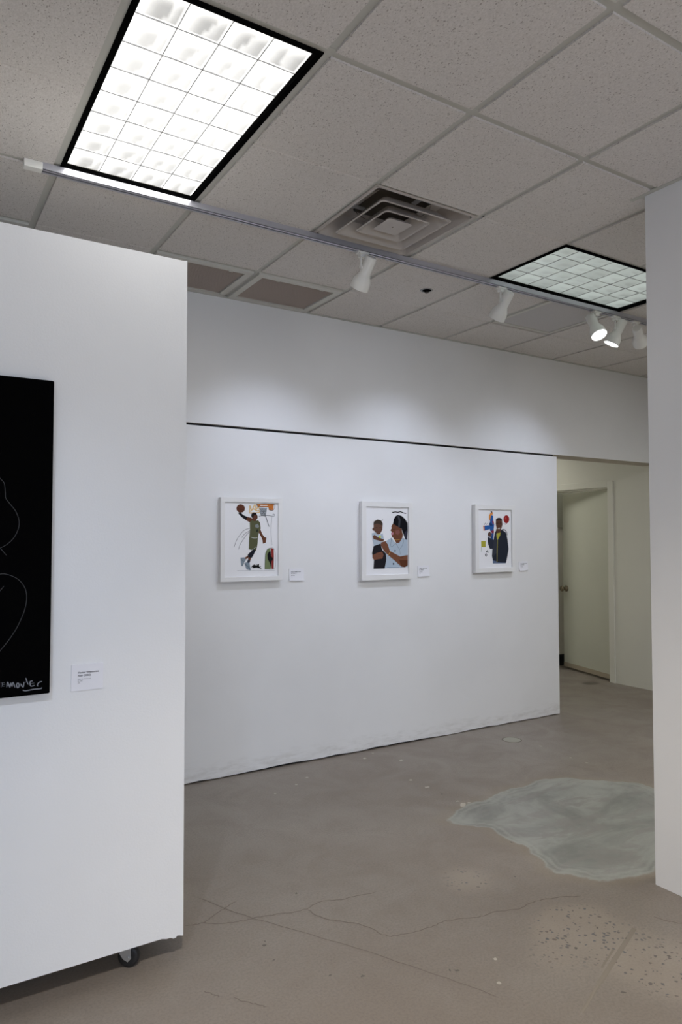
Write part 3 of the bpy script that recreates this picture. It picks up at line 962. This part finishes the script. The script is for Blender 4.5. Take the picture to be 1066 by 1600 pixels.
# ------------------------------------------------------------------ square air diffuser
def square_ring(q, a, za, b, zb, r=0.022, n=5, mi=0):
    """rounded square skirt from half-size a at za to half-size b at zb"""
    def loop(h, z, rr):
        p = []
        for cx, cy, t0 in ((1, 1, 0), (-1, 1, 90), (-1, -1, 180), (1, -1, 270)):
            for k in range(n + 1):
                t_ = math.radians(t0 + 90 * k / n)
                p.append((cx * (h - rr) + rr * math.cos(t_), cy * (h - rr) + rr * math.sin(t_), z))
        return p
    A, B = loop(a, za, r), loop(b, zb, min(r, b * 0.5))
    m = len(A)
    for k in range(m):
        q.face([A[k], A[(k + 1) % m], B[(k + 1) % m], B[k]], mi)
    return A, B
dc = ((gx(1) + gx(2)) / 2, (gy(1) + gy(2)) / 2)
root = thing('air_diffuser', 'square ceiling air diffuser with nested dusty cones beside the spotlight track', 'air vent', (*dc, CEIL))
q = MB()
square_ring(q, 0.297, 0.005, 0.290, 0.001, 0.004, 2)
square_ring(q, 0.290, 0.001, 0.278, 0.003, 0.012)
square_ring(q, 0.278, 0.003, 0.215, 0.098, 0.03)
square_ring(q, 0.215, 0.098, 0.15, 0.100, 0.03)
q.build('frame', M_DIFF, root)
q = MB()
q.lathe([(0.19, 0.0965), (0.17, 0.22), (0.001, 0.22)], 32, 0, None, (False, False))
q.build('duct', M_DUCT, root)
for k, (a, b_, z0, z1) in enumerate(((0.212, 0.160, -0.006, 0.045), (0.137, 0.092, -0.006, 0.045))):
    q = MB()
    square_ring(q, a, z0, b_, z1, 0.022)
    square_ring(q, a, z0, a - 0.006, z0 - 0.003, 0.022)
    square_ring(q, a - 0.006, z0 - 0.003, a - 0.012, z0, 0.022)
    square_ring(q, a - 0.012, z0, b_ - 0.012, z1, 0.022)
    q.build('cone', M_DIFF, root)
q = MB()
A, B = square_ring(q, 0.072, -0.006, 0.060, 0.008, 0.012)
q.face([(x, y, -0.006) for x, y, z in A])
pl = q.build('center_plate', M_DIFF, root)
q = MB()
q.lathe([(0.0045, -0.0062), (0.004, -0.008)], 12, 0)
q.build('screw', M_DUCT, pl)
for a in range(4):
    q = MB()
    Mr = Matrix.Rotation(math.pi / 2 * a, 4, 'Z')
    p0, p1, p2, p3 = [Mr @ Vector(v_) for v_ in ((0.17, -0.014, 0.040), (0.252, -0.014, 0.042), (0.252, 0.014, 0.042), (0.17, 0.014, 0.040))]
    q.face([p0, p1, p2, p3])
    q.face([p0 + Vector((0, 0, .004)), p3 + Vector((0, 0, .004)), p2 + Vector((0, 0, .004)), p1 + Vector((0, 0, .004))])
    q.build('bracket', M_STEEL, root)

# ------------------------------------------------------------------ return-air grilles against the back wall
def return_vent(i, label):
    cx, cy = (gx(i) + gx(i + 1)) / 2, (gy(3) + 0.016 + YW - 0.024) / 2
    hx, hy = S / 2 - 0.017, (YW - 0.024 - gy(3) - 0.016) / 2
    r = thing('return_air_grille', label, 'air vent', (cx, cy, CEIL), 'return air grilles along the back wall')
    q = MB()
    b = 0.040
    for (ax, ay, bx, by) in ((-hx, -hy, hx, -hy + b), (-hx, hy - b, hx, hy), (-hx, -hy + b, -hx + b, hy - b), (hx - b, -hy + b, hx, hy - b)):
        q.box((ax, ay, -0.006), (bx, by, 0.03))
    q.build('frame', M_VENTFR, r, bevel=0.002)
    ix, iy = hx - b - 0.005, hy - b - 0.005
    q = MB()
    n = 38
    for k in range(n):
        y = -iy + 2 * iy * (k + 0.5) / n
        q.face([(-ix, y - 0.006, 0.000), (ix, y - 0.006, 0.000), (ix, y + 0.004, 0.016), (-ix, y + 0.004, 0.016)])
        q.face([(-ix, y - 0.006, 0.000), (-ix, y - 0.0045, -0.001), (ix, y - 0.0045, -0.001), (ix, y - 0.006, 0.000)])
    for k in (-0.33, 0.33):
        q.box((ix * k - 0.002, -iy, 0.004), (ix * k + 0.002, iy, 0.016))
    q.build('louver', M_LOUVER, r, weld=False)
    q = MB()
    q.box((-ix - 0.005, -iy - 0.005, 0.028), (ix + 0.005, iy + 0.005, 0.034))
    q.build('backing', M_DUCT, r)
    for sx in (-0.5, 0.55):
        q = MB()
        q.box((sx * ix * 1.2 - 0.012, -iy - 0.010, -0.008), (sx * ix * 1.2 + 0.012, -iy + 0.002, -0.004))
        q.build('latch', M_VENTFR, r)
return_vent(1, 'brown louvered return air grille fully in view by the back wall')
return_vent(0, 'brown louvered return air grille partly hidden behind the white partition corner')
return_vent(-2, 'return air grille showing only a corner above the partition at the left picture edge')

r = thing('perforated_vent', 'square perforated grey vent panel in the ceiling behind the spotlight track', 'air vent', ((gx(4) + gx(5)) / 2, (gy(2) + gy(3)) / 2, CEIL))
h = S / 2 - 0.016
q = MB()
b = 0.028
for (ax, ay, bx, by) in ((-h, -h, h, -h + b), (-h, h - b, h, h), (-h, -h + b, -h + b, h - b), (h - b, -h + b, h, h - b)):
    q.box((ax, ay, -0.002), (bx, by, 0.02))
q.build('frame', M_VENTFR, r)
q = MB()
q.box((-h + b, -h + b, 0.003), (h - b, h - b, 0.012))
q.build('face_plate', M_PERF, r)

# concealed sprinkler
r = thing('sprinkler_head', 'small black recessed sprinkler in a ceiling tile behind the track', 'sprinkler', (2.777, 3.455, CEIL))
q = MB()
q.lathe([(0.040, 0.001), (0.039, -0.004), (0.030, -0.0045), (0.029, 0.0)], 28, 0, None, (False, False))
q.build('escutcheon', mat('sprinkler_ring', (0.40, 0.40, 0.40), 0.35, 0.4), r)
q = MB()
q.lathe([(0.030, -0.003), (0.001, -0.0035)], 24, 0, None, (False, False))
q.build('recess', M_BLACK, r)
q = MB()
q.lathe([(0.006, -0.003), (0.007, -0.014), (0.013, -0.016), (0.013, -0.018)], 16)
q.build('nozzle', mat('dark_bronze', (0.10, 0.085, 0.075), 0.4, 0.6), r)

# ------------------------------------------------------------------ track and spotlights
TY = 3.115
TRK_Z0, TRK_Z1 = CEIL - 0.030, CEIL
r = thing('lighting_track', 'long pale aluminium spotlight track running across the ceiling', 'track', (0.47, TY, TRK_Z0))
q = MB()
X1 = 4.95
q.box((0, -0.0185, 0), (X1, -0.0165, 0.030))
q.box((0, 0.0165, 0), (X1, 0.0185, 0.030))
q.box((0, -0.0185, 0), (X1, -0.0030, 0.002))
q.box((0, 0.0075, 0), (X1, 0.0185, 0.002))
q.build('rail', M_TRACK, r, weld=False)
q = MB()
q.box((0.0, -0.0164, 0.010), (X1, 0.0164, 0.0295))
q.build('channel', mat('track_slot', (0.06, 0.06, 0.065), 0.5), r)
q = MB()
q.box((-0.068, -0.020, -0.002), (0.004, 0.020, 0.0295))
q.build('end_feed', M_LAMPWHITE, r, bevel=0.003)

def spotlight(xa, aim, label, power=SPOT_POWER, side=-1, glow=True, drop=0.030, size=math.radians(80), blend=1.0):
    z = TRK_Z0
    root = thing('track_spotlight', label, 'spotlight', (xa, TY, z), 'spotlights on the ceiling track')
    q = MB()
    q.box((-0.034, -0.017, -0.012), (0.034, 0.017, 0.002))
    q.box((-0.018, -0.014, -0.030), (0.018, 0.014, -0.010))
    q.build('adapter', M_LAMPWHITE, root, bevel=0.002)
    ax = (Vector(aim) - Vector((xa, TY, z - 0.1))).normalized()
    sx = -side * 0.030
    pivot = Vector((sx, 0.0, -drop - 0.052))
    Q = (-ax).to_track_quat('Z', 'X').to_matrix().to_4x4()
    Mh = Matrix.Translation(pivot) @ Q       # local +z points back out of the lamp
    prof = [(0.0, 0.066), (0.028, 0.066), (0.0315, 0.062), (0.0325, 0.058), (0.0315, -0.030), (0.036, -0.038), (0.0475, -0.064), (0.050, -0.072), (0.0525, -0.112), (0.0505, -0.113), (0.047, -0.080), (0.036, -0.062), (0.0, -0.060)]
    q = MB()
    q.lathe(prof, 36, 0, Mh, (False, False))
    ho = q.build('housing', M_LAMPWHITE, root)
    md = ho.modifiers.new('edges', 'EDGE_SPLIT')
    md.split_angle = math.radians(35)
    q = MB()
    q.lathe([(0.0465, -0.098), (0.030, -0.101), (0.001, -0.102)], 28, 0, Mh, (False, False))
    lp = q.build('lamp', M_GLOW if glow else mat('unlit_lamp', (0.5, 0.5, 0.52), 0.2), root)
    q = MB()
    bx = -0.006 if side < 0 else 0.006
    q.tube([(bx, 0, -0.026), (bx, 0, -0.045), (pivot.x + side * 0.037, 0, -drop - 0.045), (pivot.x + side * 0.037, 0, -drop - 0.06)], 0.0055, 8)
    q.tube([(pivot.x + side * 0.042, 0, pivot.z), (pivot.x + side * 0.028, 0, pivot.z)], 0.010, 12)
    q.build('arm', M_LAMPWHITE, root)
    if power:
        L_ = bpy.data.lights.new('spot_beam', 'SPOT')
        L_.energy, L_.color = power, SPOT_COLOR
        L_.spot_size, L_.spot_blend = size, blend
        L_.shadow_soft_size = 0.035
        lo = bpy.data.objects.new('spot_beam', L_)
        COL.objects.link(lo)
        lo.parent = root
        lo.location = Mh @ Vector((0, 0, -0.118))
        lo.rotation_mode = 'QUATERNION'
        lo.rotation_quaternion = ax.to_track_quat('-Z', 'Y')
    return root
spotlight(2.066, (2.00, YW, 1.52), 'white track spotlight hanging just below the square air diffuser')
spotlight(3.080, (3.06, YW, 1.55), 'white track spotlight at the left end of the dim ceiling light')
spotlight(3.955, (3.64, 1.45, 0.0), 'lit white track spotlight showing its bright round lamp face', 9, 1)
spotlight(4.160, (3.24, 4.24, 0.0), 'white track spotlight just right of the one with its bright face showing', 6)
spotlight(4.375, (6.0, 3.97, 2.17), 'grey shaded track spotlight nearest the right wall, turned away', 0, -1, False)
# beam of a further lamp on the track, hidden behind the right wall, on the third picture
L_ = bpy.data.lights.new('spot_beam', 'SPOT')
L_.energy, L_.color, L_.spot_size, L_.spot_blend, L_.shadow_soft_size = SPOT_POWER, SPOT_COLOR, math.radians(80), 1.0, 0.035
lo = bpy.data.objects.new('spot_beam', L_)
COL.objects.link(lo)
lo.location = (4.62, TY, 2.88)
lo.rotation_mode = 'QUATERNION'
lo.rotation_quaternion = (Vector((4.25, YW, 1.5)) - lo.location).to_track_quat('-Z', 'Y')

# ------------------------------------------------------------------ wheeled partition
PX0, PX1, PZ0, PZ1, PT = -1.545, 0.893, 0.101, 2.545, 0.50
root = thing('movable_partition', 'tall white wheeled partition wall at the left, black canvas hung on it', 'partition', (PX1 - 0.2, YP + PT / 2, 0))
ox, oy = root.location.x, root.location.y
bot = [(PX0, PZ0), (0.55, PZ0), (0.815, PZ0 + 0.001), (0.822, PZ0 - 0.001), (0.832, PZ0 - 0.004), (0.842, PZ0 - 0.004), (0.850, PZ0 - 0.006), (0.857, PZ0 - 0.010), (0.866, PZ0 - 0.009), (0.871, PZ0 - 0.003), (0.880, PZ0 - 0.005), (PX1, PZ0 - 0.009)]
q = MB()
q.prism([(x - ox, z) for x, z in bot] + [(PX1 - ox - 0.004, PZ1 + 0.003), (PX1 - 0.02 - ox, PZ1), (PX0 - ox, PZ1)], YP - oy, YP + 0.02 - oy)
q.box((PX0 - ox, YP + 0.02 - oy, PZ0), (PX1 - ox - 0.001, YP + PT - oy, PZ1 - 0.001))
q.build('panel', M_PANEL, root)
def caster(px, py, ang):
    Mc = Matrix.Translation((px - ox, py - oy, 0)) @ Matrix.Rotation(ang, 4, 'Z')
    q = MB()
    for sx in (-1, 1):
        pts = [(-0.034, 0.094), (0.032, 0.094), (0.034, 0.036), (0.022, 0.024), (0.006, 0.034)]
        a = [Mc @ Vector((x, sx * 0.0175, z)) for x, z in pts]
        c = [Mc @ Vector((x, sx * 0.0205, z)) for x, z in pts]
        q.face(a)
        q.face(c[::-1])
        for k in range(5):
            q.face([a[k], c[k], c[(k + 1) % 5], a[(k + 1) % 5]])
    q.lathe([(0.034, 0.090), (0.036, 0.0945), (0.036, 0.098), (0.03, 0.0995)], 24, 0, Mc)
    fk = q.build('caster_fork', M_STEEL, root)
    q = MB()
    Mw = Mc @ Matrix.Translation((0.022, 0, 0.038)) @ Matrix.Rotation(math.pi / 2, 4, 'X')
    q.lathe([(0.012, -0.016), (0.028, -0.016), (0.034, -0.014), (0.038, -0.007), (0.038, 0.007), (0.034, 0.014), (0.028, 0.016), (0.012, 0.016)], 32, 0, Mw)
    q.build('caster_wheel', M_RUBBER, fk)
    q = MB()
    q.lathe([(0.006, -0.025), (0.006, 0.025)], 12, 0, Mc @ Matrix.Translation((0.022, 0, 0.038)) @ Matrix.Rotation(math.pi / 2, 4, 'X'))
    q.build('axle_bolt', M_STEEL, fk)
for px, py, ang in ((0.703, YP + 0.088, -0.55), (0.690, YP + 0.42, 0.4), (-1.34, YP + 0.098, 0.2), (-1.34, YP + 0.42, -0.2)):
    caster(px, py, ang)

# ------------------------------------------------------------------ black canvas on the partition
CX0, CX1, CZ0, CZ1, CT = -0.335, 0.424, 1.0155, 2.037, 0.038
root = thing('canvas_painting', 'large black canvas with thin grey line drawing on the wheeled partition', 'painting', ((CX0 + CX1) / 2, YP - 0.001, CZ0))
ox, oz = root.location.x, root.location.z
q = MB()
q.box((CX0 - ox, -CT, 0), (CX1 - ox, 0, CZ1 - CZ0))
cvs = q.build('canvas', M_CANVAS, root, bevel=0.004)
q = MB()
for ln in CANVAS_LINES:
    q.ribbon([(x - ox, z - oz) for x, z in smooth_line(ln, 8)], 0.0022, lambda x, z: (x, -CT - 0.0006, z), 0, True)
q.build('line_drawing', M_CHALK, cvs)
q = MB()
for ln in SIGNATURE:
    q.ribbon([(x - ox, z - oz) for x, z in smooth_line(ln, 4)], 0.0030, lambda x, z: (x, -CT - 0.0008, z), 0, True)
q.build('signature', M_SIGN, cvs)

# ------------------------------------------------------------------ label cards
def wall_label(x, y, z, w, h, lines, label, tilt=0.0, lift=0.0):
    root = thing('wall_label', label, 'label', (x, y, z), 'artwork label cards')
    root.rotation_euler = (0, tilt, 0)
    q = MB()
    n = 6
    f = lambda k: -0.0045 - lift * (k / n) ** 2
    for k in range(n):
        za, zb = h / 2 - h * k / n, h / 2 - h * (k + 1) / n
        q.face([(-w / 2, f(k), za), (-w / 2, f(k + 1), zb), (w / 2, f(k + 1), zb), (w / 2, f(k), za)])
        q.face([(-w / 2, -0.0003, za), (w / 2, -0.0003, za), (w / 2, -0.0003, zb), (-w / 2, -0.0003, zb)])
        for s in (-1, 1):
            q.face([(s * w / 2, f(k), za), (s * w / 2, f(k + 1), zb), (s * w / 2, -0.0003, zb), (s * w / 2, -0.0003, za)])
    q.face([(-w / 2, f(0), h / 2), (w / 2, f(0), h / 2), (w / 2, -0.0003, h / 2), (-w / 2, -0.0003, h / 2)])
    q.face([(-w / 2, f(n), -h / 2), (w / 2, f(n), -h / 2), (w / 2, -0.0003, -h / 2), (-w / 2, -0.0003, -h / 2)])
    card = q.build('card', M_CARD, root)
    rows = [(-0.006, 0.0030, (9, 14)), (-0.015, 0.0030, (10,))]
    if lines:
        text_mesh('printed_text', lines, M_INK, card, (0, -0.0052 - lift * 0.55, 0))
        rows = [(-0.005, 0.0030, (9, 5, 20)), (-0.011, 0.0030, (5, 7)), (-0.017, 0.0030, (7,))]
    else:
        rows = [(0.020, 0.0052, (13, 9, 16, 8, 13)), (0.010, 0.0052, (11, 15, 9))] + rows
    # lettering too small to read: rows of word-length marks
    q = MB()
    left = -0.031 if lines else -w / 2 + 0.012
    for zc, hgt, words in rows:
        xx = left
        for wd in words:
            for s_ in range(wd):
                hh = hgt * R.choice((0.62, 0.62, 0.7, 1.0))
                xa = xx + s_ * 0.0011
                q.face([(xa, 0, zc - hgt / 2), (xa + 0.00078, 0, zc - hgt / 2), (xa + 0.00078, 0, zc - hgt / 2 + hh), (xa, 0, zc - hgt / 2 + hh)])
            xx += wd * 0.0011 + 0.0022
    o = q.build('small_print', M_FAINT if lines else M_INK, card, weld=False)
    o.location = (0, -0.0052 - lift * 0.55, 0)
wall_label(0.5485, YP, 1.050, 0.104, 0.087,
           [('Hector Viramontes', 0.0086, -0.031, 0.014), ('Noir (2022)', 0.0086, -0.031, 0.004)],
           'white label card on the wheeled partition right of the black canvas')
LT = None
blur = lambda s: s
wall_label(2.288, YW, 1.270, 0.112, 0.080, None, 'white label card right of the framed basketball player picture', 0.0, 0.006)
wall_label(3.378, YW, 1.267, 0.108, 0.080, None, 'white label card right of the framed picture of a woman holding a child', -0.02, 0.006)
wall_label(4.439, YW, 1.283, 0.100, 0.076, None, 'white label card right of the framed picture of a person in a dark jacket', -0.02, 0.006)

# ------------------------------------------------------------------ framed pictures
def framed_picture(x0, x1, z0, z1, art, label, cx, cz, fw):
    root = thing('framed_picture', label, 'picture', ((x0 + x1) / 2, YW, z0), 'white framed pictures on the back wall')
    ox, oz = root.location.x, root.location.z
    hw, H = (x1 - x0) / 2, z1 - z0
    D = 0.036
    q = MB()
    outer = [(-hw, 0), (hw, 0), (hw, H), (-hw, H)]
    inner = [(-hw + fw, fw), (hw - fw, fw), (hw - fw, H - fw), (-hw + fw, H - fw)]
    for k in range(4):
        a, b_, c, d_ = outer[k], outer[(k + 1) % 4], inner[(k + 1) % 4], inner[k]
        q.face([(a[0], -D, a[1]), (b_[0], -D, b_[1]), (c[0], -D, c[1]), (d_[0], -D, d_[1])])
        q.face([(a[0], 0, a[1]), (b_[0], 0, b_[1]), (b_[0], -D, b_[1]), (a[0], -D, a[1])])
        q.face([(d_[0], -D, d_[1]), (c[0], -D, c[1]), (c[0], -0.020, c[1]), (d_[0], -0.020, d_[1])])
    q.build('frame', M_FRAME, root, bevel=0.0015)
    q = MB()
    q.box((-hw + fw - 0.004, -0.0245, fw - 0.004), (hw - fw + 0.004, -0.002, H - fw + 0.004))
    mb = q.build('mount_board', M_MAT, root)
    mats, idx = [], {}
    q = MB()
    dx, dz = cx - ox, cz - oz
    n = len(art)
    for k, it in enumerate(art):
        kind, col, pts = it[0], it[1], it[2]
        if col not in idx:
            idx[col] = len(mats)
            mats.append(mat('drawing_colour', srgb(*col), 0.8, spec=0.1))
        y = -0.0249 - 0.0018 * k / n
        P = [(x / 1000 + dx, z / 1000 + dz) for x, z in pts]
        if kind == 'p':
            q.face([(x, y, z) for x, z in P], idx[col])
        else:
            q.ribbon(smooth_line(P, 4) if len(P) > 2 else P, it[3] / 1000 * 0.95, lambda x, z: (x, y, z), idx[col])
    q.build('drawing', mats, mb, weld=False)
    return root
framed_picture(1.727, 2.165, 1.2385, 1.778, ART_DUNK, 'white framed drawing of a basketball player leaping with the ball', 1.946, 1.508, 0.029)
framed_picture(2.799, 3.254, 1.214, 1.780, ART_CARE, 'white framed drawing of a woman in a pale blue shirt holding a child', 3.027, 1.497, 0.037)
framed_picture(3.878, 4.315, 1.2415, 1.7825, ART_BOY, 'white framed drawing of a person in a dark jacket below a red balloon', 4.1, 1.512, 0.036)
